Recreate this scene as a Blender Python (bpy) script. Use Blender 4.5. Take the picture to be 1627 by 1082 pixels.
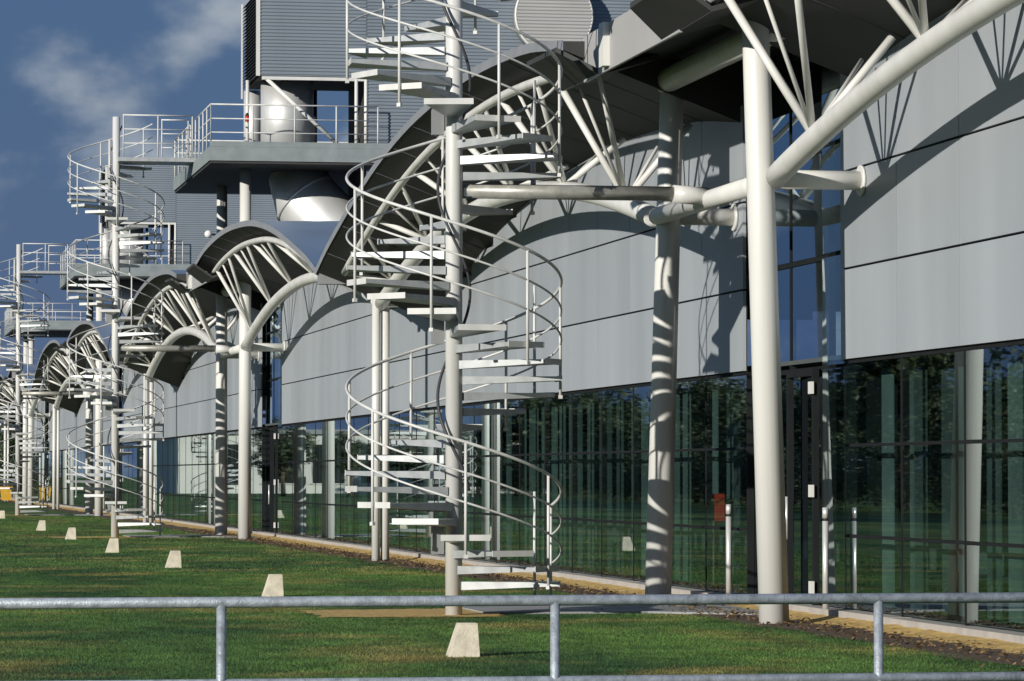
import bpy, math, random
import numpy as np
from mathutils import Vector, Matrix

for o in list(bpy.data.objects):
    bpy.data.objects.remove(o, do_unlink=True)
scene = bpy.context.scene
COL = scene.collection
R_ = math.radians
random.seed(7)
RNG = np.random.default_rng(7)

# ------------------------------------------------------------------ camera
FPX, CX, CY, W, H = 6000.0, 813.5, 541.0, 1627.0, 1082.0
YAW = math.atan((CX + 250.0) / FPX)
PITCH = math.atan((755.0 - CY) / FPX)
EYE = Vector((0, 0, 1.6))
fwd = Vector((math.sin(YAW) * math.cos(PITCH), math.cos(YAW) * math.cos(PITCH), math.sin(PITCH)))
rgt = Vector((math.cos(YAW), -math.sin(YAW), 0))
upv = rgt.cross(fwd)
cam_d = bpy.data.cameras.new("camera")
cam_d.sensor_width = 36.0
cam_d.lens = FPX / W * 36.0
cam_d.clip_start = 0.5
cam_d.clip_end = 6000
cam = bpy.data.objects.new("camera", cam_d)
COL.objects.link(cam)
cam.location = EYE
cam.rotation_euler = fwd.to_track_quat('-Z', 'Y').to_euler()
scene.camera = cam

# ------------------------------------------------------------------ world and sun
SUN = Vector((1.0, 0.85, -0.372)).normalized()        # the way the light travels
SUN_EL = math.asin(-SUN.z)
SUN_ROT = math.atan2(-SUN.x, -SUN.y)
world = bpy.data.worlds.new("World")
scene.world = world
world.use_nodes = True
wn, wl = world.node_tree.nodes, world.node_tree.links
wn.clear()
w_out = wn.new("ShaderNodeOutputWorld")
w_bg = wn.new("ShaderNodeBackground")
w_bg.inputs['Strength'].default_value = 0.062
sky = wn.new("ShaderNodeTexSky")
sky.sky_type = 'NISHITA'
sky.sun_disc = False
sky.sun_elevation = SUN_EL
sky.sun_rotation = SUN_ROT % (2 * math.pi)
sky.air_density = 1.6
sky.dust_density = 0.4
sky.ozone_density = 4.0
w_tc = wn.new("ShaderNodeTexCoord")
w_map = wn.new("ShaderNodeMapping")
w_map.inputs['Scale'].default_value = (20.0, 20.0, 30.0)
w_map.inputs['Location'].default_value = (1.35, 0.2, 0.12)
w_n = wn.new("ShaderNodeTexNoise")
w_n.inputs['Scale'].default_value = 1.0
w_n.inputs['Detail'].default_value = 7.0
w_n.inputs['Roughness'].default_value = 0.48
w_r = wn.new("ShaderNodeValToRGB")
w_r.color_ramp.interpolation = 'EASE'
w_r.color_ramp.elements[0].position = 0.49
w_r.color_ramp.elements[1].position = 0.72
storm = wn.new("ShaderNodeMixRGB")            # an even veil of slate storm cloud over the blue
storm.blend_type = 'MIX'
storm.inputs['Fac'].default_value = 0.86
storm.inputs['Color2'].default_value = (0.85, 1.85, 4.2, 1)
puff = wn.new("ShaderNodeMixRGB")
puff.inputs['Color2'].default_value = (6.4, 7.2, 8.0, 1)
wl.new(w_tc.outputs['Generated'], w_map.inputs['Vector'])
wl.new(w_map.outputs['Vector'], w_n.inputs['Vector'])
wl.new(w_n.outputs['Fac'], w_r.inputs['Fac'])
wl.new(sky.outputs['Color'], storm.inputs['Color1'])
wl.new(storm.outputs['Color'], puff.inputs['Color1'])
wl.new(w_r.outputs['Color'], puff.inputs['Fac'])
wl.new(puff.outputs['Color'], w_bg.inputs['Color'])
wl.new(w_bg.outputs['Background'], w_out.inputs['Surface'])

sun_d = bpy.data.lights.new("sun", 'SUN')
sun_d.energy = 4.8
sun_d.angle = R_(0.5)
sun_d.color = (1.0, 0.945, 0.86)
sun = bpy.data.objects.new("sun", sun_d)
COL.objects.link(sun)
sun.rotation_euler = SUN.to_track_quat('-Z', 'Y').to_euler()
sun.location = (-60, -40, 60)

scene.view_settings.view_transform = 'Standard'
scene.view_settings.look = 'None'
scene.view_settings.exposure = 0.0
scene.view_settings.gamma = 1.0
scene.view_settings.use_curve_mapping = False
scene.render.engine = 'CYCLES'
scene.cycles.max_bounces = 8
scene.cycles.transparent_max_bounces = 16
scene.cycles.glossy_bounces = 4
scene.cycles.caustics_reflective = False
scene.cycles.caustics_refractive = False


# pixel (of the photograph) to a point on the ground or on a plane
def ray(px, py):
    return (fwd * FPX + rgt * (px - CX) - upv * (py - CY)).normalized()
def at_z(px, py, z=0.0):
    d = ray(px, py); return EYE + d * ((z - EYE.z) / d.z)
def at_x(px, py, x):
    d = ray(px, py); return EYE + d * ((x - EYE.x) / d.x)
def at_y(px, py, y):
    d = ray(px, py); return EYE + d * ((y - EYE.y) / d.y)

# ------------------------------------------------------------------ materials
MATS = {}
def new_mat(name):
    m = bpy.data.materials.new(name); m.use_nodes = True
    n, l = m.node_tree.nodes, m.node_tree.links
    MATS[name] = m
    return m, n, l, n['Principled BSDF']

def mat(name, col, rough=0.6, metal=0.0, var=0.12, scale=4.0, bump=0.0, bscale=40.0, rnd=0.0, spec=0.5, streak=False, detail=5.0):
    """painted or metal surface with uneven tone, wear and fine relief"""
    m, n, l, b = new_mat(name)
    tc = n.new("ShaderNodeTexCoord")
    geo = n.new("ShaderNodeNewGeometry")
    mp = n.new("ShaderNodeMapping")
    mp.inputs['Scale'].default_value = (scale, scale, scale * (0.12 if streak else 1.0))
    l.new(geo.outputs['Position'], mp.inputs['Vector'])
    nz = n.new("ShaderNodeTexNoise"); nz.inputs['Scale'].default_value = 1.0; nz.inputs['Detail'].default_value = detail
    l.new(mp.outputs['Vector'], nz.inputs['Vector'])
    mr = n.new("ShaderNodeMapRange")
    mr.inputs['From Min'].default_value = 0.25; mr.inputs['From Max'].default_value = 0.75
    mr.inputs['To Min'].default_value = 1 - var; mr.inputs['To Max'].default_value = 1 + var
    l.new(nz.outputs['Fac'], mr.inputs['Value'])
    val = mr.outputs['Result']
    if rnd:
        oi = n.new("ShaderNodeObjectInfo")
        m2 = n.new("ShaderNodeMapRange")
        m2.inputs['To Min'].default_value = 1 - rnd; m2.inputs['To Max'].default_value = 1 + rnd
        l.new(oi.outputs['Random'], m2.inputs['Value'])
        mm = n.new("ShaderNodeMath"); mm.operation = 'MULTIPLY'
        l.new(val, mm.inputs[0]); l.new(m2.outputs['Result'], mm.inputs[1]); val = mm.outputs[0]
    mx = n.new("ShaderNodeVectorMath"); mx.operation = 'SCALE'
    mx.inputs[0].default_value = col
    l.new(val, mx.inputs['Scale'])
    l.new(mx.outputs['Vector'], b.inputs['Base Color'])
    b.inputs['Metallic'].default_value = metal
    b.inputs['Specular IOR Level'].default_value = spec
    r2 = n.new("ShaderNodeMapRange")
    r2.inputs['To Min'].default_value = max(0.02, rough - 0.1); r2.inputs['To Max'].default_value = min(1, rough + 0.1)
    l.new(nz.outputs['Fac'], r2.inputs['Value']); l.new(r2.outputs['Result'], b.inputs['Roughness'])
    if bump:
        bn = n.new("ShaderNodeTexNoise"); bn.inputs['Scale'].default_value = bscale; bn.inputs['Detail'].default_value = 4
        l.new(geo.outputs['Position'], bn.inputs['Vector'])
        bp = n.new("ShaderNodeBump"); bp.inputs['Strength'].default_value = bump; bp.inputs['Distance'].default_value = 0.02
        l.new(bn.outputs['Fac'], bp.inputs['Height']); l.new(bp.outputs['Normal'], b.inputs['Normal'])
    return m

M_WHITE = mat("painted_white_steel", (0.69, 0.69, 0.66), 0.42, 0, 0.10, 2.5, streak=True)
M_STAIR = mat("painted_pale_steel", (0.60, 0.605, 0.585), 0.40, 0, 0.14, 5.0, streak=True)
M_TREAD = mat("galvanised_tread", (0.47, 0.495, 0.50), 0.42, 0.3, 0.14, 7.0)
M_GALV = mat("galvanised_tube", (0.36, 0.40, 0.44), 0.45, 0.3, 0.34, 26.0, bump=0.25, bscale=120, detail=8)
M_BRACE = mat("stair_shaded_grey_tube", (0.36, 0.36, 0.33), 0.4, 0.3, 0.25, 9.0)  # galvanised grey, with the staircase's shadow on the brace put into the colour
M_PANEL = mat("grey_metal_panel", (0.335, 0.365, 0.390), 0.45, 0, 0.10, 0.9, rnd=0.06, streak=True)
M_DARK = mat("dark_frame", (0.014, 0.016, 0.017), 0.75, 0, 0.2, 3, spec=0.12)
M_BACK = mat("dark_backing", (0.03, 0.03, 0.032), 0.9, 0, 0.1, 2)
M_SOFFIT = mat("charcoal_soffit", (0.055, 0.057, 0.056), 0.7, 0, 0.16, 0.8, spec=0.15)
M_ROOF = mat("zinc_roof_sheet", (0.42, 0.52, 0.64), 0.34, 0.85, 0.06, 0.7)
M_RIM = mat("grey_edge_trim", (0.30, 0.31, 0.32), 0.5, 0.2, 0.1, 3)
M_FASCIA = mat("grey_fascia_sheet", (0.40, 0.40, 0.39), 0.55, 0, 0.06, 1)
M_CLAD = mat("blue_grey_cladding", (0.22, 0.26, 0.30), 0.5, 0.1, 0.06, 1.2, streak=True)
M_LOUVRE = mat("dark_louvre", (0.045, 0.047, 0.055), 0.6, 0, 0.1, 2)
M_STEEL = mat("brushed_steel_duct", (0.68, 0.69, 0.68), 0.50, 0.5, 0.1, 1.6, streak=True)
M_PLAT = mat("platform_grey", (0.25, 0.29, 0.29), 0.6, 0.1, 0.15, 3)
M_CONC = mat("concrete_kerb", (0.40, 0.38, 0.35), 0.85, 0, 0.13, 5, bump=0.3, bscale=60)
M_PATH = mat("concrete_path", (0.30, 0.31, 0.31), 0.85, 0, 0.2, 2.2, bump=0.3, bscale=50)
M_SAND = mat("yellow_sand", (0.56, 0.38, 0.13), 0.95, 0, 0.40, 9, bump=0.6, bscale=30)
M_SOIL = mat("bare_brown_soil", (0.085, 0.055, 0.035), 0.95, 0, 0.5, 7, bump=0.8, bscale=25)
M_BOLL = mat("pale_bollard", (0.62, 0.57, 0.45), 0.8, 0, 0.22, 9, bump=0.3, bscale=50)
M_STEELPOST = mat("stainless_post", (0.78, 0.78, 0.76), 0.35, 0.5, 0.08, 4)
M_BLIND = mat("pale_green_blind", (0.085, 0.108, 0.104), 0.8, 0, 0.3, 1.3, rnd=0.5)
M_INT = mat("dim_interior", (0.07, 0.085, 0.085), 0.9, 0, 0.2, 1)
M_RED = mat("red_plastic", (0.55, 0.04, 0.02), 0.5, 0, 0.1, 5)
M_YEL = mat("yellow_paint", (0.62, 0.36, 0.04), 0.5, 0, 0.1, 5)
M_LAMP = mat("opal_globe", (0.78, 0.77, 0.72), 0.3, 0, 0.03, 5)
M_PALEW = mat("pale_render_wall", (0.70, 0.68, 0.62), 0.85, 0, 0.08, 0.8)
M_BARK = mat("tree_bark", (0.09, 0.065, 0.045), 0.95, 0, 0.4, 6, bump=0.8, bscale=18)
M_BLACK = mat("black_rubber", (0.02, 0.02, 0.02), 0.7, 0, 0.2, 5)

def leaf_mat(name, c1, c2):
    m, n, l, b = new_mat(name)
    geo = n.new("ShaderNodeNewGeometry")
    rp = n.new("ShaderNodeValToRGB")
    rp.color_ramp.elements[0].color = (*c1, 1); rp.color_ramp.elements[1].color = (*c2, 1)
    l.new(geo.outputs['Random Per Island'], rp.inputs['Fac'])
    l.new(rp.outputs['Color'], b.inputs['Base Color'])
    b.inputs['Roughness'].default_value = 0.6
    return m
M_LEAF = leaf_mat("dark_leaves", (0.018, 0.032, 0.012), (0.060, 0.085, 0.030))

# lawn: uneven mown turf with dry and worn patches
def lawn_nodes(n, l, b, shade_by_island):
    geo = n.new("ShaderNodeNewGeometry")
    def noise(sc, detail, vec=(1, 1, 1)):
        mp = n.new("ShaderNodeMapping"); mp.inputs['Scale'].default_value = vec
        l.new(geo.outputs['Position'], mp.inputs['Vector'])
        t = n.new("ShaderNodeTexNoise"); t.inputs['Scale'].default_value = sc; t.inputs['Detail'].default_value = detail
        l.new(mp.outputs['Vector'], t.inputs['Vector']); return t.outputs['Fac']
    r1 = n.new("ShaderNodeValToRGB")
    r1.color_ramp.elements[0].position = 0.36; r1.color_ramp.elements[0].color = (0.030, 0.074, 0.026, 1)
    r1.color_ramp.elements[1].position = 0.66; r1.color_ramp.elements[1].color = (0.092, 0.175, 0.040, 1)
    l.new(noise(0.42, 4, (1, 0.30, 1)), r1.inputs['Fac'])
    r2 = n.new("ShaderNodeValToRGB")
    r2.color_ramp.elements[0].position = 0.51; r2.color_ramp.elements[0].color = (0, 0, 0, 1)
    r2.color_ramp.elements[1].position = 0.70; r2.color_ramp.elements[1].color = (0.75, 0.75, 0.75, 1)
    l.new(noise(0.62, 6, (0.8, 0.7, 1)), r2.inputs['Fac'])
    mx = n.new("ShaderNodeMixRGB"); mx.inputs['Color2'].default_value = (0.27, 0.22, 0.075, 1)
    l.new(r2.outputs['Color'], mx.inputs['Fac']); l.new(r1.outputs['Color'], mx.inputs['Color1'])
    m4 = n.new("ShaderNodeMixRGB"); m4.blend_type = 'MULTIPLY'; m4.inputs['Fac'].default_value = 1.0
    r4 = n.new("ShaderNodeMapRange"); r4.inputs['From Min'].default_value = .3; r4.inputs['From Max'].default_value = .7
    r4.inputs['To Min'].default_value = 0.62; r4.inputs['To Max'].default_value = 1.30
    l.new(noise(2.3, 5, (1, .6, 1)), r4.inputs['Value'])
    l.new(mx.outputs['Color'], m4.inputs['Color1']); l.new(r4.outputs['Result'], m4.inputs['Color2'])
    out = m4.outputs['Color']
    mm = n.new("ShaderNodeMixRGB"); mm.blend_type = 'MULTIPLY'; mm.inputs['Fac'].default_value = 1.0
    r3 = n.new("ShaderNodeMapRange"); r3.inputs['To Min'].default_value = 0.78; r3.inputs['To Max'].default_value = 1.25
    if shade_by_island:
        l.new(geo.outputs['Random Per Island'], r3.inputs['Value'])
    else:
        l.new(noise(22, 5), r3.inputs['Value'])
    l.new(out, mm.inputs['Color1']); l.new(r3.outputs['Result'], mm.inputs['Color2'])
    l.new(mm.outputs['Color'], b.inputs['Base Color'])
    b.inputs['Roughness'].default_value = 0.8
    b.inputs['Specular IOR Level'].default_value = 0.2
    return geo, noise
m, n, l, b = new_mat("lawn_turf"); geo, noise = lawn_nodes(n, l, b, False)
bp = n.new("ShaderNodeBump"); bp.inputs['Strength'].default_value = 1.0; bp.inputs['Distance'].default_value = 0.06
l.new(noise(16, 6), bp.inputs['Height']); l.new(bp.outputs['Normal'], b.inputs['Normal'])
M_LAWN = m
m, n, l, b = new_mat("grass_blades"); lawn_nodes(n, l, b, True); M_BLADE = m
M_LITTER = leaf_mat("fallen_leaves", (0.05, 0.03, 0.015), (0.34, 0.22, 0.09))

# reflective tinted facade glass
def glass(name, tint, refl, ior):
    m, n, l, b = new_mat(name)
    n.remove(b)
    out = n['Material Output']
    tr = n.new("ShaderNodeBsdfTransparent"); tr.inputs['Color'].default_value = (*tint, 1)
    gl = n.new("ShaderNodeBsdfGlossy"); gl.inputs['Roughness'].default_value = 0.012
    gl.inputs['Color'].default_value = (*refl, 1)
    geo = n.new("ShaderNodeNewGeometry")
    nz = n.new("ShaderNodeTexNoise"); nz.inputs['Scale'].default_value = 0.9; nz.inputs['Detail'].default_value = 2
    l.new(geo.outputs['Position'], nz.inputs['Vector'])
    bp = n.new("ShaderNodeBump"); bp.inputs['Strength'].default_value = 0.02; bp.inputs['Distance'].default_value = 0.02
    l.new(nz.outputs['Fac'], bp.inputs['Height'])
    l.new(bp.outputs['Normal'], gl.inputs['Normal'])
    # the same reflectance from either side of the sheet, rising at grazing angles
    dt = n.new("ShaderNodeVectorMath"); dt.operation = 'DOT_PRODUCT'
    l.new(geo.outputs['Normal'], dt.inputs[0]); l.new(geo.outputs['Incoming'], dt.inputs[1])
    def mth(op, a, b=None):
        q = n.new("ShaderNodeMath"); q.operation = op
        for i, x in enumerate((a, b)):
            if x is None: continue
            if isinstance(x, (int, float)): q.inputs[i].default_value = x
            else: l.new(x, q.inputs[i])
        return q.outputs[0]
    c1 = mth('SUBTRACT', 1.0, mth('ABSOLUTE', dt.outputs['Value']))
    fac = mth('ADD', mth('MULTIPLY', mth('POWER', c1, 3.1), 1.0 - ior), ior)
    mx = n.new("ShaderNodeMixShader")
    l.new(fac, mx.inputs['Fac']); l.new(tr.outputs[0], mx.inputs[1]); l.new(gl.outputs[0], mx.inputs[2])
    l.new(mx.outputs[0], out.inputs['Surface'])
    return m
M_GLASS = glass("tinted_facade_glass", (0.66, 0.82, 0.80), (0.86, 0.98, 1.0), 0.13)
M_GLASSB = glass("blue_slot_glass", (0.22, 0.30, 0.45), (0.75, 0.90, 1.0), 0.30)

# ------------------------------------------------------------------ mesh helpers
class MB:
    def __init__(s): s.v, s.f, s.sm = [], [], []
    def add(s, vs, fs, smooth=False):
        k = len(s.v); s.v += [tuple(p) for p in vs]
        s.f += [tuple(i + k for i in q) for q in fs]; s.sm += [smooth] * len(fs); return s
    def box(s, a, b):
        (x0, y0, z0), (x1, y1, z1) = a, b
        vs = [(x0, y0, z0), (x1, y0, z0), (x1, y1, z0), (x0, y1, z0), (x0, y0, z1), (x1, y0, z1), (x1, y1, z1), (x0, y1, z1)]
        return s.add(vs, [(0, 3, 2, 1), (4, 5, 6, 7), (0, 1, 5, 4), (1, 2, 6, 5), (2, 3, 7, 6), (3, 0, 4, 7)])
    def hexa(s, vs):
        return s.add(vs, [(0, 3, 2, 1), (4, 5, 6, 7), (0, 1, 5, 4), (1, 2, 6, 5), (2, 3, 7, 6), (3, 0, 4, 7)])
    def tube(s, pts, r, n=8, cap=True):
        pts = [Vector(p) for p in pts]
        rs = r if isinstance(r, (list, tuple)) else [r] * len(pts)
        vs, fs = [], []
        ref = None
        for i, p in enumerate(pts):
            t = (pts[min(i + 1, len(pts) - 1)] - pts[max(i - 1, 0)]).normalized()
            if ref is None:
                ref = Vector((0, 0, 1)) if abs(t.z) < 0.9 else Vector((1, 0, 0))
            a = (ref - t * ref.dot(t)).normalized(); ref = a
            bb = t.cross(a)
            for j in range(n):
                q = 2 * math.pi * j / n
                vs.append(p + (a * math.cos(q) + bb * math.sin(q)) * rs[i])
        for i in range(len(pts) - 1):
            for j in range(n):
                k = (j + 1) % n
                fs.append((i * n + j, i * n + k, (i + 1) * n + k, (i + 1) * n + j))
        s.add(vs, fs, True)
        if cap:
            k0 = len(s.v) - len(vs)
            s.f.append(tuple(k0 + j for j in range(n - 1, -1, -1))); s.sm.append(False)
            s.f.append(tuple(k0 + (len(pts) - 1) * n + j for j in range(n))); s.sm.append(False)
        return s
    def sphere(s, c, r, nu=12, nv=8):
        vs, fs = [], []
        for i in range(nv + 1):
            t = math.pi * i / nv
            for j in range(nu):
                q = 2 * math.pi * j / nu
                vs.append((c[0] + r * math.sin(t) * math.cos(q), c[1] + r * math.sin(t) * math.sin(q), c[2] + r * math.cos(t)))
        for i in range(nv):
            for j in range(nu):
                k = (j + 1) % nu
                fs.append((i * nu + j, (i + 1) * nu + j, (i + 1) * nu + k, i * nu + k))
        return s.add(vs, fs, True)
    def mesh(s, name, m):
        me = bpy.data.meshes.new(name)
        me.from_pydata(s.v, [], s.f); me.update()
        me.polygons.foreach_set('use_smooth', s.sm)
        me.materials.append(m)
        return me
    def build(s, name, m, parent=None, loc=(0, 0, 0)):
        return obj(name, s.mesh(name, m), parent, loc)

def obj(name, me, parent=None, loc=(0, 0, 0), rz=0.0):
    o = bpy.data.objects.new(name, me); COL.objects.link(o)
    o.location = loc; o.rotation_euler = (0, 0, rz)
    if parent is not None: o.parent = parent
    return o
def thing(name, label, cat, loc=(0, 0, 0), group=None):
    return tag(obj(name, None, None, loc), label, cat, group)
def tag(o, label, cat, group=None):
    o['label'] = label; o['category'] = cat
    if group: o['group'] = group
    return o
def struct(o):
    o['kind'] = 'structure'; return o

# ------------------------------------------------------------------ key lines of the place
PITCHY = 54.45                        # one bay of the building
YC0 = 42.70                           # centre of the nearest slot
X_STAIR, X_ROW, X_FACE, X_GLASS, X_EAVE = 6.88, 9.90, 10.90, 10.95, 8.675
KMAX = 4
def yc(k): return YC0 + PITCHY * k
HALF = PITCHY / 2
# eave height against the distance from the valley column
PS = [0, 1.75, 6.6, 10.1, 13.2, 17.5, 21.9, 24.6]
PH = [5.45, 5.82, 6.60, 7.00, 7.20, 7.30, 7.17, 6.92]
def prof(s):
    s = max(0.0, min(24.6, s))
    for i in range(len(PS) - 1):
        if s <= PS[i + 1]: break
    def sl(j):
        if j == 0: return (PH[1] - PH[0]) / (PS[1] - PS[0])
        if j == len(PS) - 1: return (PH[-1] - PH[-2]) / (PS[-1] - PS[-2])
        return (PH[j + 1] - PH[j - 1]) / (PS[j + 1] - PS[j - 1])
    h = PS[i + 1] - PS[i]; t = (s - PS[i]) / h
    return ((2*t**3 - 3*t**2 + 1) * PH[i] + (t**3 - 2*t**2 + t) * h * sl(i) + (-2*t**3 + 3*t**2) * PH[i+1] + (t**3 - t**2) * h * sl(i+1))
def roof_h(y):
    """roof edge height at a place along the facade"""
    d = (y - YC0) % PITCHY
    return prof(abs(d - HALF))

# ------------------------------------------------------------------ ground
o = struct(MB().add([(-600, -60, 0), (900, -60, 0), (900, 2500, 0), (-600, 2500, 0)], [(0, 1, 2, 3)]).build('lawn', M_LAWN))
Y0, Y1 = 15.5, yc(KMAX) + 2.0
def ragged(name, xa, xb, z, m, amp, step=0.6, bank=0.0):
    vs, fs = [], []
    y = Y0; i = 0
    while y < Y1:
        vs += [(xa + random.uniform(-amp, amp), y, z), (xb, y, z + bank + random.uniform(0, bank * .4))]
        if i: fs.append((2*i - 2, 2*i - 1, 2*i + 1, 2*i))
        y += step * (1 if y < 110 else 4); i += 1
    return struct(MB().add(vs, fs).build(name, m))
ragged('soil_strip', 9.62, 10.5, 0.006, M_SOIL, 0.10)
ragged('sand_strip', 10.38, 10.76, 0.004, M_SAND, 0.13, 0.22, 0.04)
for k in range(3):
    dy = PITCHY * k
    edge = []
    for (xa, ya), (xb, yb) in zip([(5.3, 42.1), (7.4, 42.0), (7.4, 44.7), (5.3, 44.4)], [(7.4, 42.0), (7.4, 44.7), (5.3, 44.4), (5.3, 42.1)]):
        for q in range(12):
            edge.append((xa + (xb - xa) * q / 12 + random.uniform(-.09, .09), ya + (yb - ya) * q / 12 + random.uniform(-.14, .14) + dy, 0.008))
    struct(MB().add(edge, [tuple(range(len(edge)))]).build('sand_path', M_SAND))
    struct(MB().add([(7.3, 42.9 + dy, -0.05), (9.2, 42.9 + dy, -0.05), (10.72, 41.6 + dy, -0.05), (10.72, 45.6 + dy, -0.05), (7.3, 45.6 + dy, -0.05),
                     (7.3, 42.9 + dy, 0.024), (9.2, 42.9 + dy, 0.024), (10.72, 41.6 + dy, 0.024), (10.72, 45.6 + dy, 0.024), (7.3, 45.6 + dy, 0.024)],
                    [(5, 6, 7, 8, 9), (0, 1, 6, 5), (1, 2, 7, 6), (2, 3, 8, 7), (3, 4, 9, 8), (4, 0, 5, 9)]).build('path', M_PATH))

# ------------------------------------------------------------------ the building
bld = thing('factory_building', 'long grey factory with arched canopies, glazed ground floor and steel columns', 'building', (X_FACE, 70, 0))
BO = Vector((X_FACE, 70, 0))
def bpart(name, mb, m, parent=bld):
    o = mb.build(name, m)
    o.parent = parent
    if parent is bld:
        o.location = -BO
    return o
def bshare(name, me, x, y, z):
    return obj(name, me, bld, (x - BO.x, y - BO.y, z))

# plinth
ks = MB().box((10.75, .006, -0.1), (11.0, 2.262, 0.115)).mesh('kerb_stone', M_CONC)
for i in range(int((Y1 - Y0) / 2.268)):
    bshare('kerb_stone', ks, random.uniform(-.004, .004), Y0 + 2.268 * i, random.uniform(-.004, .002))
# slots and bays
cols = []                                # (y0, y1) of each facade column of panels
PW = 2.268
slots = [(yc(k) - 2.1, yc(k) + 2.5) for k in range(KMAX)]
spans = [(slots[0][0] - 10 * PW, slots[0][0])] + [(slots[k][1], slots[k + 1][0]) for k in range(KMAX - 1)] + [(slots[-1][1], slots[-1][1] + 8 * PW)]
ZR = [2.87, 3.88, 4.96]
panel_mesh = {}
for si, (a, b) in enumerate(spans):
    nc = round((b - a) / PW); w = (b - a) / nc
    for i in range(nc):
        y = a + w * i
        cols.append((y, w))
        top = min(roof_h(y + 0.05), roof_h(y + w - 0.05)) - 0.75
        zr = [z for z in ZR if z < top - 0.15] + [top]
        for j in range(len(zr) - 1):
            key = (round(w, 3), round(zr[j], 2), round(zr[j + 1], 2))
            if key not in panel_mesh:
                g, gz = 0.010, 0.013
                panel_mesh[key] = MB().box((0, g, zr[j] + gz), (0.04, w - g, zr[j + 1] - gz)).mesh('wall_panel', M_PANEL)
            bshare('wall_panel', panel_mesh[key], X_FACE, y, 0)
# dark backing wall behind the panel joints, up to the roof
vs, fs = [], []
yy = spans[0][0]; i = 0
ys = np.arange(spans[0][0], spans[-1][1], 1.2)
bk = MB()
for a, b in spans:
    ys = np.linspace(a, b, max(2, int((b - a) / 1.5)))
    vs = []
    for y in ys:
        vs += [(X_FACE + 0.05, y, 2.85), (X_FACE + 0.05, y, roof_h(y) - 0.6)]
    bk.add(vs, [(2*i, 2*i + 2, 2*i + 3, 2*i + 1) for i in range(len(ys) - 1)])
bpart('backing_wall', bk, M_BACK)
# ground floor glazing
ZG = [0.115, 0.93, 1.93, 2.85]
pane_mesh = {}
for y, w in cols:
    for j in range(3):
        key = (round(w, 3), j)
        if key not in pane_mesh:
            pane_mesh[key] = MB().add([(0, 0.03, ZG[j] + 0.02), (0, w - 0.03, ZG[j] + 0.02), (0, w - 0.03, ZG[j + 1] - 0.02), (0, 0.03, ZG[j + 1] - 0.02)],
                                      [(0, 3, 2, 1)]).mesh('glass_pane', M_GLASS)
        bshare('glass_pane', pane_mesh[key], X_GLASS, y, 0)
mull = MB().box((X_GLASS - 0.006, -0.02, ZG[0]), (X_GLASS + 0.08, 0.02, 2.86)).mesh('mullion', M_DARK)
for y, w in cols: bshare('mullion', mull, 0, y, 0)
for a, b in spans:
    for z in ZG[1:]:
        bpart('transom', MB().box((X_GLASS - 0.010, a, z - 0.017), (X_GLASS + 0.06, b, z + 0.017)), M_DARK)
# interior: floor, ceiling, back wall, hanging blinds
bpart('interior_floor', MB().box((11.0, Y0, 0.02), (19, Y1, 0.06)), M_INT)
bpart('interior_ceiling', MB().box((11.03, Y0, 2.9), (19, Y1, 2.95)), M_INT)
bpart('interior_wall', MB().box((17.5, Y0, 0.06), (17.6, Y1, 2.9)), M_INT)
bl = MB().box((0, 0, 0), (0.02, 0.44, 2.62)).mesh('blind', M_BLIND)
for y, w in cols:
    if 24 < y < 150:
        for q in (0.06, 0.38, 0.70):
            if random.random() < 0.9:
                bshare('blind', bl, 11.30 + random.uniform(-.04, .06), y + w * q + random.uniform(-.06, .06), 0.16)

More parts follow.
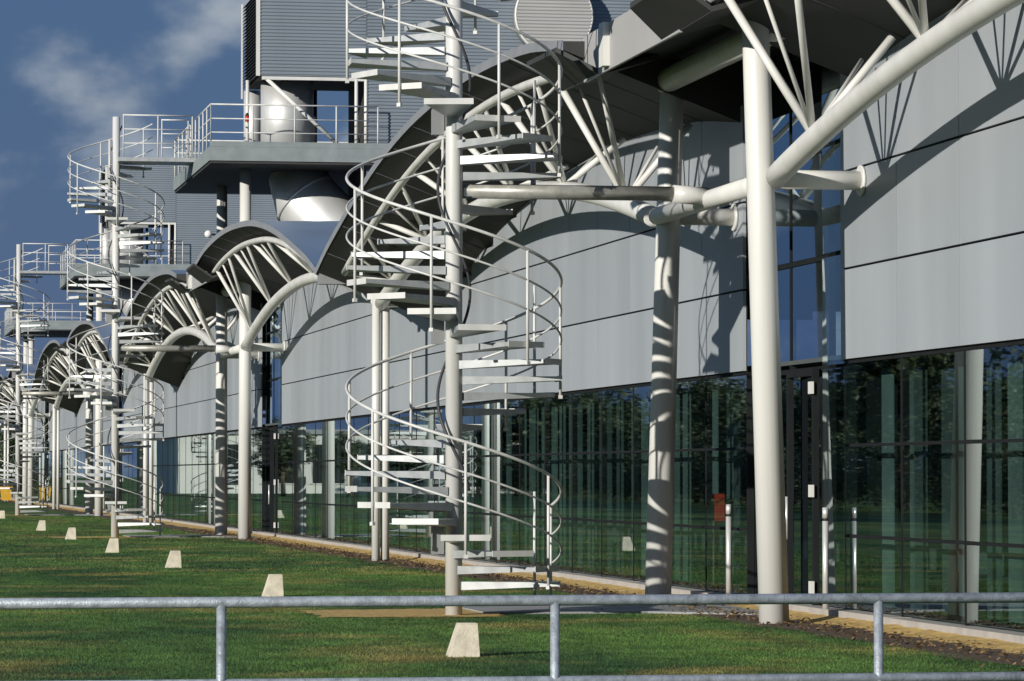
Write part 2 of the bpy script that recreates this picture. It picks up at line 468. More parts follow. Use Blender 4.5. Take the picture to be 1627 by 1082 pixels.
# slots: tall blue glass between the bays
for k, (a, b) in enumerate(slots):
    g0 = a + 1.0
    bpart('pilaster', MB().box((X_GLASS + 0.25, a, 0.0), (X_GLASS + 0.6, g0, 6.9)), M_DARK)
    for (z0, z1) in ((0.13, 2.80), (2.84, 4.06), (4.11, 5.31), (5.36, 6.6)):
        bpart('edge_pane', MB().add([(X_GLASS, a + .02, z0), (X_GLASS, g0 - .02, z0), (X_GLASS, g0 - .02, z1), (X_GLASS, a + .02, z1)], [(0, 3, 2, 1)]), M_GLASS)
    for (z0, z1) in ((0.13, 2.75), (2.9, 4.05), (4.12, 5.3), (5.37, 6.6)):
        n_ = 2
        for q in range(n_):
            ya = g0 + (b - g0) * q / n_ + 0.03; yb = g0 + (b - g0) * (q + 1) / n_ - 0.03
            bpart('slot_pane', MB().add([(X_GLASS + 0.1, ya, z0), (X_GLASS + 0.1, yb, z0), (X_GLASS + 0.1, yb, z1), (X_GLASS + 0.1, ya, z1)], [(0, 3, 2, 1)]), M_GLASSB)
    fr = MB()
    for z in (2.82, 4.085, 5.335): fr.box((X_GLASS + 0.085, g0, z - 0.028), (X_GLASS + 0.16, b, z + 0.028))
    for q in (0, .5, 1): fr.box((X_GLASS + 0.088, g0 + (b - g0) * q - .03, 0.1), (X_GLASS + 0.155, g0 + (b - g0) * q + .03, 6.9))
    bpart('slot_frame', fr, M_DARK)
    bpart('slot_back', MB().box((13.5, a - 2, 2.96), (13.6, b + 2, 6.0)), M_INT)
    # door with its frame and white hinges
    d0, d1 = g0 + 0.33, g0 + 1.5
    dr = bpart('door_frame', MB().box((X_GLASS - 0.02, d0, 0.1), (X_GLASS + 0.05, d0 + 0.07, 2.74)).box((X_GLASS - 0.02, d1, 0.1), (X_GLASS + 0.05, d1 + 0.07, 2.74)).box((X_GLASS - 0.022, d0, 2.74), (X_GLASS + 0.052, d1 + 0.07, 2.83)), M_DARK)
    for z in (0.32, 1.42, 2.6):
        MB().box((X_GLASS - 0.06, d0 - 0.04, z - 0.07), (X_GLASS - 0.021, d0 + 0.08, z + 0.07)).build('hinge', M_WHITE, dr)
    MB().tube([(X_GLASS - 0.07, d1 - 0.12, 0.85), (X_GLASS - 0.07, d1 - 0.12, 1.35)], 0.018, 6).build('handle', M_STEELPOST, dr)

# roof vaults: each bay has two, rising from the valley column to the slots
X_IN = 26.0
for k in range(-1, KMAX):
    for sgn in (1, -1):
        m0 = yc(k) + HALF                      # the valley
        ss = list(np.linspace(0, 24.6, 34))
        yv = [m0 + sgn * s for s in ss]
        if max(yv) > Y1 + 30 or min(yv) < Y0 - 0.1: continue
        hv = [prof(s) for s in ss]
        n_ = len(ss)
        flip = sgn > 0
        def grid(fa, fb):
            vs = []
            for y, h in zip(yv, hv): vs += [fa(y, h), fb(y, h)]
            fs = [(2*i, 2*i + 1, 2*i + 3, 2*i + 2) if flip else (2*i, 2*i + 2, 2*i + 3, 2*i + 1) for i in range(n_ - 1)]
            return vs, fs
        top = MB().add(*grid(lambda y, h: (X_EAVE, y, h), lambda y, h: (X_IN, y, h + 0.15)), smooth=True)
        v = bpart('roof_vault', top, M_ROOF)
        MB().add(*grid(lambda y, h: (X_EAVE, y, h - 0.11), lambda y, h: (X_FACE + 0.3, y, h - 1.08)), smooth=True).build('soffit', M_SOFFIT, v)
        MB().add(*grid(lambda y, h: (X_EAVE - 0.004, y, h + 0.012), lambda y, h: (X_EAVE - 0.004, y, h - 0.115)), smooth=True).build('rim', M_RIM, v)
        if Y0 - 1 < min(yv) < 70:
            for sq in np.arange(1.5, 24.5, 2.1):      # joints between the soffit sheets
                hq = prof(sq) - 0.118
                MB().tube([(X_EAVE + .03, m0 + sgn * sq, hq), (X_FACE + .1, m0 + sgn * sq, hq - 0.97 * (X_FACE + .07 - X_EAVE) / (X_FACE + .3 - X_EAVE))], 0.016, 4).build('soffit_batten', M_LOUVRE, v)
        ye, he = yv[-1], hv[-1]
        MB().add([(X_EAVE, ye, he), (X_IN, ye, he + .15), (X_IN, ye, he - 1.1), (X_FACE + .3, ye, he - 1.08), (X_EAVE, ye, he - .11)], [(0, 1, 2, 3, 4)]).build('end_plate', M_SOFFIT, v)
# slot roofs with a sheet-metal fascia, and gutters in the valleys
for k in range(KMAX):
    a, b = yc(k) - 2.68, yc(k) + 2.68
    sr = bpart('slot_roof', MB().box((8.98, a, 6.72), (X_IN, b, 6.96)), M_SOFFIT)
    MB().box((8.94, a, 6.42), (8.978, b, 6.98)).build('fascia', M_FASCIA, sr)
    for q, d in ((a, 1), (b, -1)):          # dark folded plates that close the vault ends
        for (p0, p1, p2, p3) in (((8.50, q - 1.5 * d, 6.80), (8.50, q + .5 * d, 6.76), (8.95, q + .9 * d, 6.46), (8.95, q - 1.5 * d, 6.50)),
                                 ((8.952, q + .92 * d, 6.45), (8.952, q - 1.5 * d, 6.49), (9.75, q - 1.5 * d, 6.72), (9.75, q + .6 * d, 6.70))):
            lo = [p0, p1, p2, p3] if d > 0 else [p1, p0, p3, p2]
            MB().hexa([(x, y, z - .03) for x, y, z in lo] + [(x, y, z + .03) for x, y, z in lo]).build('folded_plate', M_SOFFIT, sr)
    MB().box((8.86, yc(k) + 1.1, 6.46), (8.94, yc(k) + 1.35, 6.98)).build('fascia_post', M_WHITE, sr)
for k in range(-1, KMAX):
    y = yc(k) + HALF
    if y < Y0 - 1: continue
    bpart('gutter', MB().box((X_EAVE + .05, y - .16, 5.16), (X_IN, y + .16, 5.40)), M_RIM)

# columns, ties and arch trusses
def column(x, y, z1, r0, r1, lean=0.0):
    return bpart('column', MB().tube([(x, y, -0.1), (x + lean * .5, y, z1 * .5), (x + lean, y, z1)], [r0, (r0 + r1) / 2, r1], 18), M_WHITE)
for k in range(KMAX):
    for sgn in (-1, 1):
        y = yc(k) + (3.05 * sgn if sgn < 0 else 2.88)
        lean = (-0.28 if sgn < 0 else 0.28) if k == 0 else 0.0
        c = column(X_ROW, y, 9.3, 0.165, 0.14, lean)
        lx = X_ROW + lean * 4.8 / 9.3
        MB().tube([(lx + .05, y + .02, 4.80), (X_FACE, y + .02, 4.80)], 0.105, 12).build('wall_tie', M_WHITE, c)
        MB().tube([(X_FACE - .035, y + .02, 4.80), (X_FACE - .005, y + .02, 4.80)], 0.17, 14).build('flange', M_WHITE, c)
    y = yc(k)
    bpart('cross_tube', MB().tube([(X_ROW, y - 3.05, 4.80), (X_ROW, y + 2.88, 4.80)], 0.11, 12), M_WHITE)
    bpart('cross_tube', MB().tube([(X_ROW + .10, y - 3.05, 6.47), (X_ROW + .10, y + 2.85, 6.47)], 0.15, 14), M_WHITE)
for k in range(-1, KMAX):
    y = yc(k) + HALF
    if y < 10: continue
    c = bpart('column', MB().tube([(X_ROW - .085, y, -0.1), (X_ROW - .085, y, 5.1)], 0.08, 14), M_WHITE)
    MB().tube([(X_ROW + .095, y + .05, -0.1), (X_ROW + .095, y + .05, 5.1)], 0.08, 14).build('rainwater_pipe', M_WHITE, c)
    MB().tube([(X_ROW - .08, y, 4.80), (X_FACE, y, 4.80)], 0.06, 10).build('wall_tie', M_WHITE, c)

SPAN = HALF - 3.05                       # length of one arch
def arch_z(t): return 4.80 + 1.05 * (1 - (2 * t / SPAN - 1) ** 2)
def truss(ya, sgn, yv):
    """ya: springing at the slot column; sgn: direction towards the valley column"""
    pts = [(X_ROW, ya + sgn * t, arch_z(t)) for t in np.linspace(0, SPAN, 33)]
    tr = bpart('arch_truss', MB().tube(pts, 0.125, 14), M_WHITE)
    oc = [(9.06, ya + sgn * t, roof_h(ya + sgn * t) - 0.40) for t in np.linspace(0.3, SPAN - 1.2, 30)]
    MB().tube(oc, 0.065, 10).build('outer_chord', M_WHITE, tr)
    for i in range(6):
        t = 1.7 + 4.15 * i
        p = Vector((X_ROW, ya + sgn * t, arch_z(t) + 0.06))
        for (dx, dt, dz, r) in ((9.06, 0.5, -0.40, 0.048), (9.06, -2.4, -0.40, 0.038), (9.06, -0.85, -0.40, 0.024), (10.70, -0.2, -1.0, 0.045), (10.70, 1.0, -1.0, 0.024)):
            # struts always lean the same way along the building
            yq = p.y + dt
            yq = max(yc(0) - 80, yq)
            zq = roof_h(yq) + dz
            if zq < p.z + 0.15: continue
            MB().tube([p, (dx, yq, zq)], r, 8).build('strut', M_WHITE, tr)
for k in range(KMAX):
    truss(yc(k) - 3.05, -1, None)
    if k < KMAX - 0: truss(yc(k) + 3.05, 1, None)

# ------------------------------------------------------------------ spiral staircases
RISE, DPHI = 0.18, -27.0
NT = 53
def z_t(i): return 0.207 + RISE * i
def phi_z(z): return R_(-93.0 - (z - 0.927) * 150.0)
def wedge():
    mb = MB()
    r0, r1, w0, w1 = 0.09, 1.20, 0.075, 0.275
    hb0, hb1 = 0.095, 0.045
    mb.hexa([(r0, -w0, -hb0), (r1, -w1, -hb1), (r1, w1, -hb1), (r0, w0, -hb0), (r0, -w0, 0), (r1, -w1, 0), (r1, w1, 0), (r0, w0, 0)])
    return mb
tread_me = wedge().mesh('tread', M_TREAD)
lip_me = MB().box((1.203, -0.277, -0.055), (1.212, 0.277, 0.012)).mesh('edge_strip', M_STAIR)
post_me = MB().tube([(1.228, 0, -0.24), (1.228, 0, 1.04)], 0.0175, 7).mesh('baluster', M_STAIR)
brk_me = MB().box((1.208, -0.024, -0.25), (1.250, 0.024, -0.21)).mesh('post_foot', M_STAIR)
def helix(r, z0, z1, dz, n):
    return [(r * math.cos(phi_z(z)), r * math.sin(phi_z(z)), z + dz) for z in np.linspace(z0, z1, n)]
zb, zt = z_t(0), z_t(NT - 1) + 0.1
rails = [MB().tube(helix(1.228, zb, zt, dz, 330), r, 7).mesh('handrail' if dz > 1 else 'guard_rail', M_STAIR) for dz, r in ((1.04, 0.0185), (0.70, 0.0125), (0.37, 0.0125))]
inner = MB().tube(helix(0.185, zb + .3, zt, 0.92, 330), 0.018, 6).mesh('inner_handrail', M_LOUVRE)
stair_labels = ['nearest and largest pale steel spiral staircase, rising out of the top of the picture',
                'second spiral staircase, its landing joined to the high platform with the steel duct',
                'farthest spiral staircase, at the left edge of the picture']
LZ = 9.72
for k in range(3):
    st = thing('spiral_staircase', stair_labels[k], 'staircase', (X_STAIR, 42.62 + PITCHY * k, 0), 'spiral staircases along the factory front')
    MB().tube([(0, 0, -0.1), (0, 0, 10.8)], 0.098, 18).build('pole', M_STAIR, st)
    for i in range(NT):
        z = z_t(i)
        t = obj('tread', tread_me, st, (0, 0, z), phi_z(z))
        obj('edge_strip', lip_me, t)
        if i % 2 == 0:
            q = obj('baluster', post_me, st, (0, 0, z), phi_z(z))
            obj('post_foot', brk_me, q)
    for me, nm in zip(rails, ('handrail', 'middle_rail', 'lower_rail')): obj(nm, me, st)
    obj('inner_handrail', inner, st)
    for q in range(4):
        z = 0.42 + 2.4 * q
        obj('end_post', post_me, st, (0, 0, z - .05), R_(31))
        MB().box((-.245, .02, .70 + 2.4 * q), (-.11, .13, 1.03 + 2.4 * q)).build('light_box', M_RIM, st)
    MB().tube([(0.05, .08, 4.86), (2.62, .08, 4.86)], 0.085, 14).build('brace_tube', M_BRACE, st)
    MB().tube([(2.58, .08, 4.86), (3.0, .08, 4.83)], 0.105, 14).build('brace_socket', M_STAIR, st)
    ld = MB().box((0.02, -0.62, LZ - 0.10), (1.98, 0.60, LZ)).build('landing', M_TREAD, st)
    for yq in (-0.60, 0.58):
        lr = MB()
        for dz, r in ((1.08, .02), (.72, .014), (.36, .014)):
            xa = 0.12 if yq < 0 else 1.2
            lr.tube([(xa, yq, LZ + dz), (1.92, yq, LZ + dz)], r, 7)
        for xq in ((0.14, 1.02, 1.9) if yq < 0 else (1.22, 1.9)):
            lr.tube([(xq, yq, LZ), (xq, yq, LZ + 1.08)], .018, 7)
        lr.build('landing_rail', M_STAIR, st)
    MB().tube([(-.17, -.05, 8.9), (-.17, -.05, 10.2)], .035, 8).build('lamp_conduit', M_STAIR, st)

# ------------------------------------------------------------------ high platforms with ducts and plant
def railing(mb, a, b, z, posts):
    a, b = Vector(a), Vector(b)
    for dz, r in ((1.05, .02), (.70, .014), (.36, .014)):
        mb.tube([(a.x, a.y, z + dz), (b.x, b.y, z + dz)], r, 7)
    for i in range(posts):
        p = a.lerp(b, i / (posts - 1))
        mb.tube([(p.x, p.y, z), (p.x, p.y, z + 1.05)], .019, 7)
    return mb
def corrugated(x0, x1, y, z0, z1, pitch=0.085, dep=0.022):
    vs, fs = [], []
    nz = int((z1 - z0) / pitch * 4)
    for i in range(nz + 1):
        z = z0 + (z1 - z0) * i / nz
        yy = y + (0, 0, -dep, -dep)[i % 4]
        vs += [(x0, yy, z), (x1, yy, z)]
        if i: fs.append((2*i - 2, 2*i - 1, 2*i + 1, 2*i))
    return vs, fs
plat_lab = {1: 'grey service platform with railings high above the roof, beside the second staircase',
            2: 'smaller grey service platform behind the second staircase, beside the farthest staircase',
            3: 'distant grey railed platform seen between the two farther staircases'}
for k in (1, 2, 3):
    y0, y1 = yc(k) - 4.85, yc(k) + 5.4
    O = (8.82, y0, 9.3)
    pt = thing('service_platform', plat_lab[k], 'platform', O, 'service platforms above the factory roof')
    def P(name, mb, m, parent=pt):
        o = mb.build(name, m, parent)
        if parent is pt: o.location = (-O[0], -O[1], -O[2])
        return o
    P('deck', MB().box((8.82, y0, 9.32), (20, y1, 9.66)), M_PLAT)
    P('underside', MB().box((8.86, y0 + .04, 9.26), (20, y1 - .04, 9.317)), M_SOFFIT)
    P('toe_board', MB().box((8.83, y0 + .005, 9.664), (20, y0 + .03, 9.80)), M_PLAT)
    P('front_railing', railing(MB(), (8.86, y0 + .06, 0), (13.0, y0 + .06, 0), 9.66, 5), M_STAIR)
    P('side_railing', railing(MB(), (8.86, y0 + .06, 0), (8.86, yc(k) - .7, 0), 9.66, 5), M_STAIR)
    P('side_railing', railing(MB(), (8.86, yc(k) + .7, 0), (8.86, y1, 0), 9.66, 5), M_STAIR)
    P('rear_railing', railing(MB(), (8.86, y1 - .06, 0), (20, y1 - .06, 0), 9.66, 9), M_STAIR)
    if k == 3: continue
    # plant enclosure on posts
    e_lab = {1: 'large ribbed blue-grey plant enclosure with dark louvred end, above the nearer platform', 2: 'farther ribbed blue-grey plant enclosure, left of the globe lamp'}
    EO = (10.1, y0 + .3, 9.66)
    en = thing('plant_enclosure', e_lab[k], 'plant enclosure', EO, 'plant enclosures on the roof')
    def E(name, mb, m, parent=None):
        o = mb.build(name, m, parent or en)
        if parent is None: o.location = (-EO[0], -EO[1], -EO[2])
        return o
    ya, yb, zb_, zt_ = y0 + .35, y0 + 3.8, 11.47, 13.65
    E('front_cladding', MB().add(*corrugated(10.1, 12.75, ya, zb_, zt_)), M_CLAD)
    E('front_cladding', MB().add(*corrugated(12.752, 23.0, ya, 7.0, zt_)), M_CLAD)
    E('core', MB().box((10.12, ya + .01, zb_), (12.75, yb, zt_ - .01)).box((12.76, ya + .012, 7.0), (22.99, yb, zt_ - .012)), M_BACK)
    lv = MB()
    z = zb_ + .02
    while z < zt_ - .05:
        lv.hexa([(10.02, ya + .02, z), (10.12, ya + .02, z + .05), (10.12, yb - .02, z + .05), (10.02, yb - .02, z),
                 (10.02, ya + .02, z + .012), (10.12, ya + .02, z + .062), (10.12, yb - .02, z + .062), (10.02, yb - .02, z + .012)])
        z += .085
    E('louvre', lv, M_LOUVRE)
    E('corner_trim', MB().box((10.0, ya - .03, zb_ - .01), (10.1, ya - .002, zt_)).box((9.99, yb - .04, zb_ - .25), (10.03, yb + .02, zt_)), M_WHITE)
    E('bottom_beam', MB().box((10.15, ya - .03, zb_ - .10), (12.76, ya + .06, zb_ - .02)), M_WHITE)
    E('diagonal_brace', MB().tube([(10.25, ya + .02, zb_ - .06), (12.15, ya + .02, 9.7)], .05, 10), M_WHITE)
    for xq in (12.50, 12.74):
        E('post', MB().tube([(xq, ya, 9.66), (xq, ya, zb_ - .05)], .045, 10), M_WHITE)
    E('post', MB().tube([(9.95, ya + 1.5, 9.66), (9.95, ya + 1.5, 11.5)], .045, 10), M_WHITE)
    E('post', MB().tube([(11.9, yb, 9.66), (11.9, yb, 11.5)], .05, 10), M_DARK)
    if k == 1:
        dk = E('round_duct_end', MB().tube([(17.4, ya - .5, 13.05), (17.4, ya, 13.05)], 0.96, 40), M_FASCIA)
        pts = [(17.4 + .97 * math.cos(a), ya - .5, 13.05 + .97 * math.sin(a)) for a in np.linspace(0, 2 * math.pi, 41)]
        MB().tube(pts, .03, 6).build('rim', M_WHITE, dk)
        vs, fs = [], []
        for i in range(89):
            zz = -.94 + 1.88 * i / 88; hw = math.sqrt(.95 ** 2 - zz ** 2)
            yy = ya - .52 - (0, 0, .02, .02)[i % 4]
            vs += [(17.4 - hw, yy, 13.05 + zz), (17.4 + hw, yy, 13.05 + zz)]
            if i: fs.append((2*i - 2, 2*i - 1, 2*i + 1, 2*i))
        MB().add(vs, fs).build('ribbed_face', M_FASCIA, dk)
    # ducts
    d_lab = {1: 'fat bright steel duct standing on the nearer platform under the enclosure', 2: 'farther steel duct standing on the platform behind the second staircase'}
    du = thing('exhaust_duct', d_lab[k], 'duct', (10.95, y0 + 1.9, 9.66), 'exhaust ducts on the roof platforms')
    MB().tube([(0, 0, 0), (0, 0, 1.80)], 0.66, 36).build('duct_body', M_STEEL, du)
    MB().tube([(0, 0, 0.0), (0, 0, .05)], 0.70, 36).build('seam_ring', M_STEEL, du)
    MB().tube([(-.62, 2.2, 0), (-.62, 2.2, 1.80)], 0.24, 20).build('side_pipe', M_STEEL, du)
    MB().tube([(.35, 1.0, -0.42), (.55, .6, -1.1), (1.4, .2, -2.1), (2.2, 0, -2.9)], [0.72, .85, .9, .9], 28).build('lower_bend', M_STEEL, du)
    for p_, r_, d_ in (((.55, .6, -1.1), .87, Vector((.55, -.35, -.75))), ((1.4, .2, -2.1), .92, Vector((.85, -.3, -.95)))):
        d_ = d_.normalized() * .04
        MB().tube([Vector(p_) - d_, Vector(p_) + d_], r_, 28).build('bend_flange', M_STEEL, du)
    if k == 1:
        rl = thing('warning_lamp', 'small red warning lamp on a post beside the nearer platform railing', 'lamp', (9.93, ya + 1.38, 10.45))
        MB().tube([(0, 0, 0), (0, 0, .14)], .055, 10).build('red_lens', M_RED, rl)
        MB().tube([(0, 0, .14), (0, 0, .22)], [.06, .02], 10).build('lamp_cap', M_BLACK, rl)

p = at_y(331, 372, yc(2) - 5.0)
gl = thing('globe_lamp', 'small white globe lamp against the farther ribbed enclosure', 'lamp', p)
MB().sphere((0, 0, 0), 0.15, 16, 10).build('globe', M_LAMP, gl)
MB().tube([(.12, .05, 0), (.30, .3, 0)], .03, 8).build('lamp_arm', M_BLACK, gl)

# ------------------------------------------------------------------ foreground railing
gr = thing('guard_railing', 'galvanised tube guard railing across the near foreground', 'railing', (0, 16.35, 0))
for z in (1.05, 0.695, 0.34):
    MB().tube([(-4, 0, z), (9, 0, z)], 0.0235, 14).build('rail', M_GALV, gr)
pm = MB().tube([(0, 0, -0.1), (0, 0, 1.045)], 0.0215, 14).mesh('post', M_GALV)
for i in range(-3, 5):
    obj('post', pm, gr, (1.62 + 1.47 * i, 0, 0))

# ------------------------------------------------------------------ lawn lights
bpx = [(735, 1043), (433, 948), (275, 902), (178, 878), (112, 857), (65, 843), (2, 824)]
blab = ['nearest pale wedge-shaped bollard light, in front of the railing post gap', 'second nearest wedge bollard light on the lawn, its foot behind the top rail', 'third wedge bollard light counting from the nearest one',
        'wedge bollard light in the lawn just below the second staircase pole', 'wedge bollard light left of the second staircase, fifth from the nearest',
        'sixth wedge bollard light from the nearest, small and far on the lawn', 'farthest wedge bollard light, cut by the left edge of the picture']
blab[0] = 'nearest and largest pale wedge-shaped bollard light, below the foreground top rail'
bm_ = MB().hexa([(-.14, -.13, -.02), (.135, -.13, -.02), (.135, .13, -.02), (-.14, .13, -.02), (-.045, -.09, .285), (.12, -.09, .285), (.12, .09, .285), (-.045, .09, .285)])
bme = bm_.mesh('body', M_BOLL)
slot = MB().box((-.02, -.118, .22), (.10, -.108, .255)).mesh('lens_slot', M_BLACK)
cap = MB().box((-.042, -.088, .286), (.118, .088, .296)).mesh('cap', M_BOLL)
for (px, py), lab in zip(bpx, blab):
    q = at_z(px, py)
    t = thing('bollard_light', lab, 'bollard light', q, 'bollard lights on the lawn')
    obj('body', bme, t); obj('cap', cap, t)
# stainless posts along the glass
for (px, py, lab) in ((1158, 962, 'stainless post by the glass left of the nearest big column'), (1312, 985, 'stainless post by the glass just right of the door')):
    q = at_x(px, py, 10.79)
    t = thing('steel_post', lab, 'post', (10.79, q.y, 0.11), 'stainless posts along the glass')
    MB().tube([(0, 0, -.05), (0, 0, 0.98)], .036, 12).build('shaft', M_STEELPOST, t)
    MB().tube([(0, 0, 0.98), (0, 0, 1.01)], .028, 12).build('collar', M_BLACK, t)
    MB().tube([(0, 0, 1.01), (0, 0, 1.13)], .036, 12).build('head', M_STEELPOST, t)
# red cabinet seen through the glass
q = at_x(1138, 812, 11.12)
cab = thing('extinguisher_stand', 'red extinguisher box on a stand behind the glass, left of the nearest big column', 'extinguisher', (11.12, q.y, 0.06))
MB().box((-.06, -.22, .95), (.06, .22, 1.30)).build('box', M_RED, cab)
MB().tube([(0, 0, 0), (0, 0, .95)], .03, 8).build('stand', M_RED, cab)
MB().tube([(0, 0, 0), (0, 0, .03)], .16, 12).build('base', M_BLACK, cab)

# ------------------------------------------------------------------ trees: far end, and the row mirrored in the glass
def tree_mesh(seed, h, rx, n=6000, zc=.56, zs=.40):
    r = np.random.default_rng(seed)
    nb = 26
    cen = r.normal(0, 1, (nb, 3)); cen /= np.linalg.norm(cen, axis=1)[:, None]
    cen *= r.uniform(.25, .85, (nb, 1))
    cen = cen * np.array([rx, rx, h * zs]) + np.array([0, 0, h * zc])
    rad = r.uniform(.22, .40, nb) * rx
    idx = r.integers(0, nb, n)
    d = r.normal(0, 1, (n, 3)); d /= np.linalg.norm(d, axis=1)[:, None]
    p = cen[idx] + d * rad[idx][:, None] * r.uniform(.5, 1.05, (n, 1))
    s = r.uniform(.07, .17, (n, 1)) * (h / 8)
    a = r.normal(0, 1, (n, 3)); a /= np.linalg.norm(a, axis=1)[:, None]
    b = np.cross(a, d); b /= np.linalg.norm(b, axis=1)[:, None] + 1e-9
    v = np.stack([p - a * s, p + b * s * .7, p + a * s, p - b * s * .7], 1).reshape(-1, 3)
    f = np.arange(n * 4).reshape(-1, 4)
    me = bpy.data.meshes.new('crown'); me.from_pydata(v.tolist(), [], f.tolist()); me.update(); me.materials.append(M_LEAF)
    t = MB().tube([(0, 0, -.1), (.05, 0, h * .2), (0, .08, h * .45), (.1, 0, h * .7)], [h*.03, h*.024, h*.018, h*.008], 9)
    for i in range(6):
        c = cen[i * 4 % nb]
        t.tube([(0, 0, h * (.25 + .05 * i)), (c[0] * .5, c[1] * .5, c[2] - h * .06), tuple(c)], [h*.014, h*.009, h*.004], 6)
    return me, t.mesh('trunk', M_BARK)
kinds = [tree_mesh(1, 8.0, 3.0), tree_mesh(2, 9.5, 3.2), tree_mesh(3, 6.5, 2.9), tree_mesh(5, 3.6, 3.4, 7000, .42, .36)]
TL = [('dark tree beyond the far end of the factory', 'trees beyond the far end of the factory'),
      ('dark tree across the lawn, mirrored in the factory glass', 'trees mirrored in the glass')]
spots = []
for i in range(9):
    spots.append((8 + 2.6 * i + random.uniform(-1, 1), 330 + random.uniform(-25, 60), random.uniform(1.0, 1.35), 0))
for i in range(26):
    y = 118 + i * 8.0 + random.uniform(-2, 2)
    spots.append((-24 - 0.06 * (y - 118) + random.uniform(-4, 3), y, random.uniform(.75, 1.15) * (0.8 if y < 160 else 1.05), 1))
for i in range(30):
    spots.append((-20 - 0.06 * 7 * i + random.uniform(-2, 2), 112 + i * 7.2, random.uniform(.9, 1.2), 2))
for i in range(10):
    spots.append((6 + 3 * i, 318 + random.uniform(-6, 6), 1.2, 3))
for i in range(5):
    spots.append((-10.5 - 4.6 * i + random.uniform(-.6, .6), 286 + random.uniform(-14, 14), random.uniform(.55, .85), 1))
TL += [('low dark shrub under the trees across the lawn, mirrored in the glass', 'shrubs mirrored in the glass'), ('low dark shrub beyond the far end of the factory', 'shrubs beyond the far end of the factory')]
for i, (x, y, s, g) in enumerate(spots):
    cme, tme = kinds[3 if g >= 2 else i % 3]
    t = thing('shrub' if g >= 2 else 'broadleaf_tree', TL[g][0], 'shrub' if g >= 2 else 'tree', (x, y, 0), TL[g][1])
    t.scale = (s * 1.25 if g else s, s * 1.25 if g else s, s)
    t.rotation_euler = (0, 0, random.uniform(0, 6.28))
    obj('crown', cme, t); obj('trunk', tme, t)

# pale low building across the site, seen in the glass
pb = thing('pale_warehouse', 'low pale warehouse with dark windows, mirrored in the farther glass', 'building', (-24, 330, 0))
MB().box((-16, 0, -.1), (17, 24, 5.2)).build('wall', M_PALEW, pb)
MB().box((-16.3, -.3, 5.2), (17.3, 24.3, 5.6)).build('roof', M_RIM, pb)
for i in range(7):
    w_ = MB().box((-15.2 + 4.4 * i, -.05, .9), (-12.4 + 4.4 * i, .02, 4.3)).build('window', M_DARK, pb)
    MB().box((-15.3 + 4.4 * i, -.10, .78), (-12.3 + 4.4 * i, -.052, .89)).build('sill', M_PALEW, w_)

# far yellow skip and trailer at the left edge
q = at_z(10, 797)
sk = thing('yellow_skip', 'small yellow skip on the grass at the far left edge', 'skip', (q.x, q.y, 0)); sk.scale = (.30, .5, .8)
MB().hexa([(-.9, -.7, .1), (.9, -.7, .1), (.9, .7, .1), (-.9, .7, .1), (-1.3, -.8, 1.15), (1.3, -.8, 1.15), (1.3, .8, 1.15), (-1.3, .8, 1.15)]).build('body', M_YEL, sk)
MB().box((-1.35, -.85, 1.15), (1.35, .85, 1.23)).build('lip', M_BLACK, sk)
for xq in (-.6, .6): MB().box((xq - .08, -.7, -.02), (xq + .08, .7, .1)).build('runner', M_BLACK, sk)

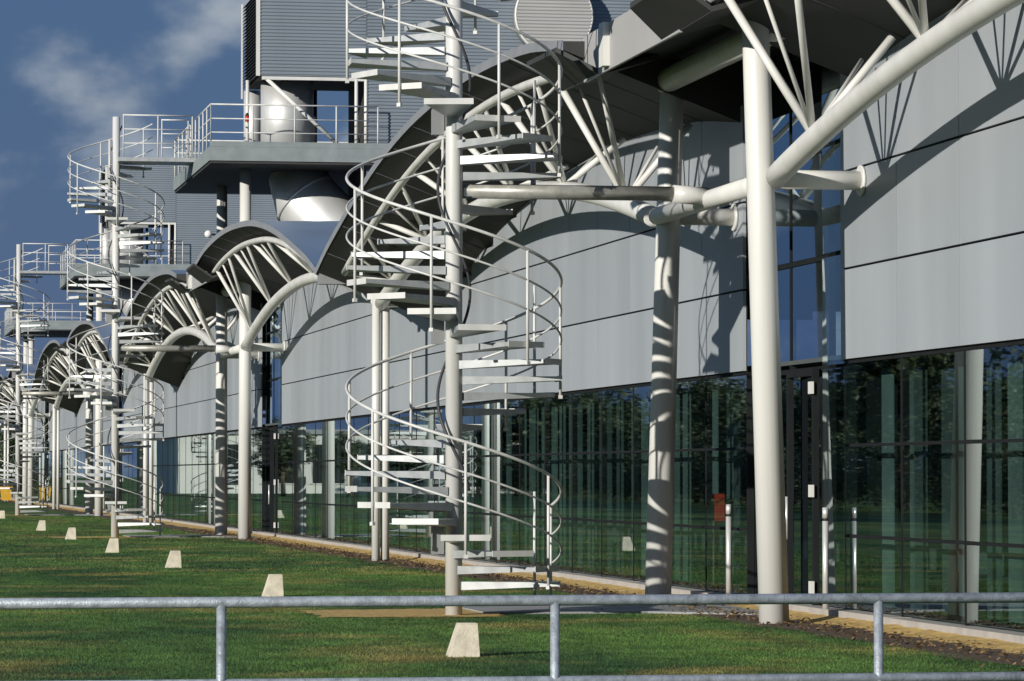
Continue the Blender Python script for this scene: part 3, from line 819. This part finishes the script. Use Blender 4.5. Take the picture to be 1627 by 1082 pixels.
# ------------------------------------------------------------------ grass and litter
def blades(n, y0, y1, hmin, hmax, wd, pw):
    u = RNG.random(n)
    y = y0 + (y1 - y0) * u ** pw
    xa = 0.035 * y - 1.0; xb = np.minimum(9.72, 0.335 * y + 0.8)
    x = xa + (xb - xa) * RNG.random(n)
    keep = ~((x > 5.45 + RNG.normal(0, .12, n)) & (y > 42.15 + RNG.normal(0, .16, n)) & (y < 44.5 + RNG.normal(0, .16, n)) & (x < 7.5))
    keep &= ~((x > 7.3) & (y > 42.8 - np.clip(x - 9.2, 0, 9) * .8) & (y < 45.6))
    x, y = x[keep], y[keep]; n = len(x)
    h = RNG.uniform(hmin, hmax, n); a = RNG.uniform(0, 6.283, n)
    lean = RNG.normal(0, .5, (n, 2)) * h[:, None]
    w = wd * RNG.uniform(.6, 1.4, n)
    p = np.stack([x, y, np.full(n, -0.003)], 1)
    du = np.stack([np.cos(a) * w, np.sin(a) * w, np.zeros(n)], 1)
    tip = p + np.stack([lean[:, 0], lean[:, 1], h], 1)
    return np.stack([p - du, p + du, tip], 1).reshape(-1, 3)
v = np.concatenate([blades(420000, 26, 62, .008, .026, .0038, 1.3), blades(110000, 60, 150, .012, .03, .009, 1.2)])
nt = len(v) // 3
me = bpy.data.meshes.new('grass')
me.vertices.add(len(v)); me.vertices.foreach_set('co', v.ravel())
me.loops.add(nt * 3); me.loops.foreach_set('vertex_index', np.arange(nt * 3))
me.polygons.add(nt); me.polygons.foreach_set('loop_start', np.arange(nt) * 3)
me.update(calc_edges=True); me.materials.append(M_BLADE)
g = obj('grass', me); g['kind'] = 'stuff'; tag(g, 'short mown green grass covering the lawn', 'grass')

n = 8000
y = RNG.uniform(24, 110, n); x = np.minimum(RNG.normal(10.05, .26, n), 10.72)
far = RNG.random(n) < .10
xl = .08 * y; x = np.where(far, xl + (np.minimum(9.6, .33 * y) - xl) * RNG.random(n), x)
s = RNG.uniform(.010, .030, n) * np.where(far, .55, 1.0)
a = RNG.uniform(0, 6.283, n); tl = RNG.uniform(-.6, .6, (n, 2))
d1 = np.stack([np.cos(a), np.sin(a), tl[:, 0]], 1) * s[:, None]; d2 = np.stack([-np.sin(a), np.cos(a), tl[:, 1]], 1) * s[:, None] * .7
c = np.stack([x, y, np.where(x > 9.6, .03, .035)], 1)
v = np.stack([c - d1, c + d2, c + d1, c - d2], 1).reshape(-1, 3)
me = bpy.data.meshes.new('leaf_litter'); me.from_pydata(v.tolist(), [], np.arange(4 * n).reshape(-1, 4).tolist()); me.update(); me.materials.append(M_LITTER)
g = obj('leaf_litter', me); g['kind'] = 'stuff'; tag(g, 'brown and straw fallen leaves along the foot of the facade', 'leaves')
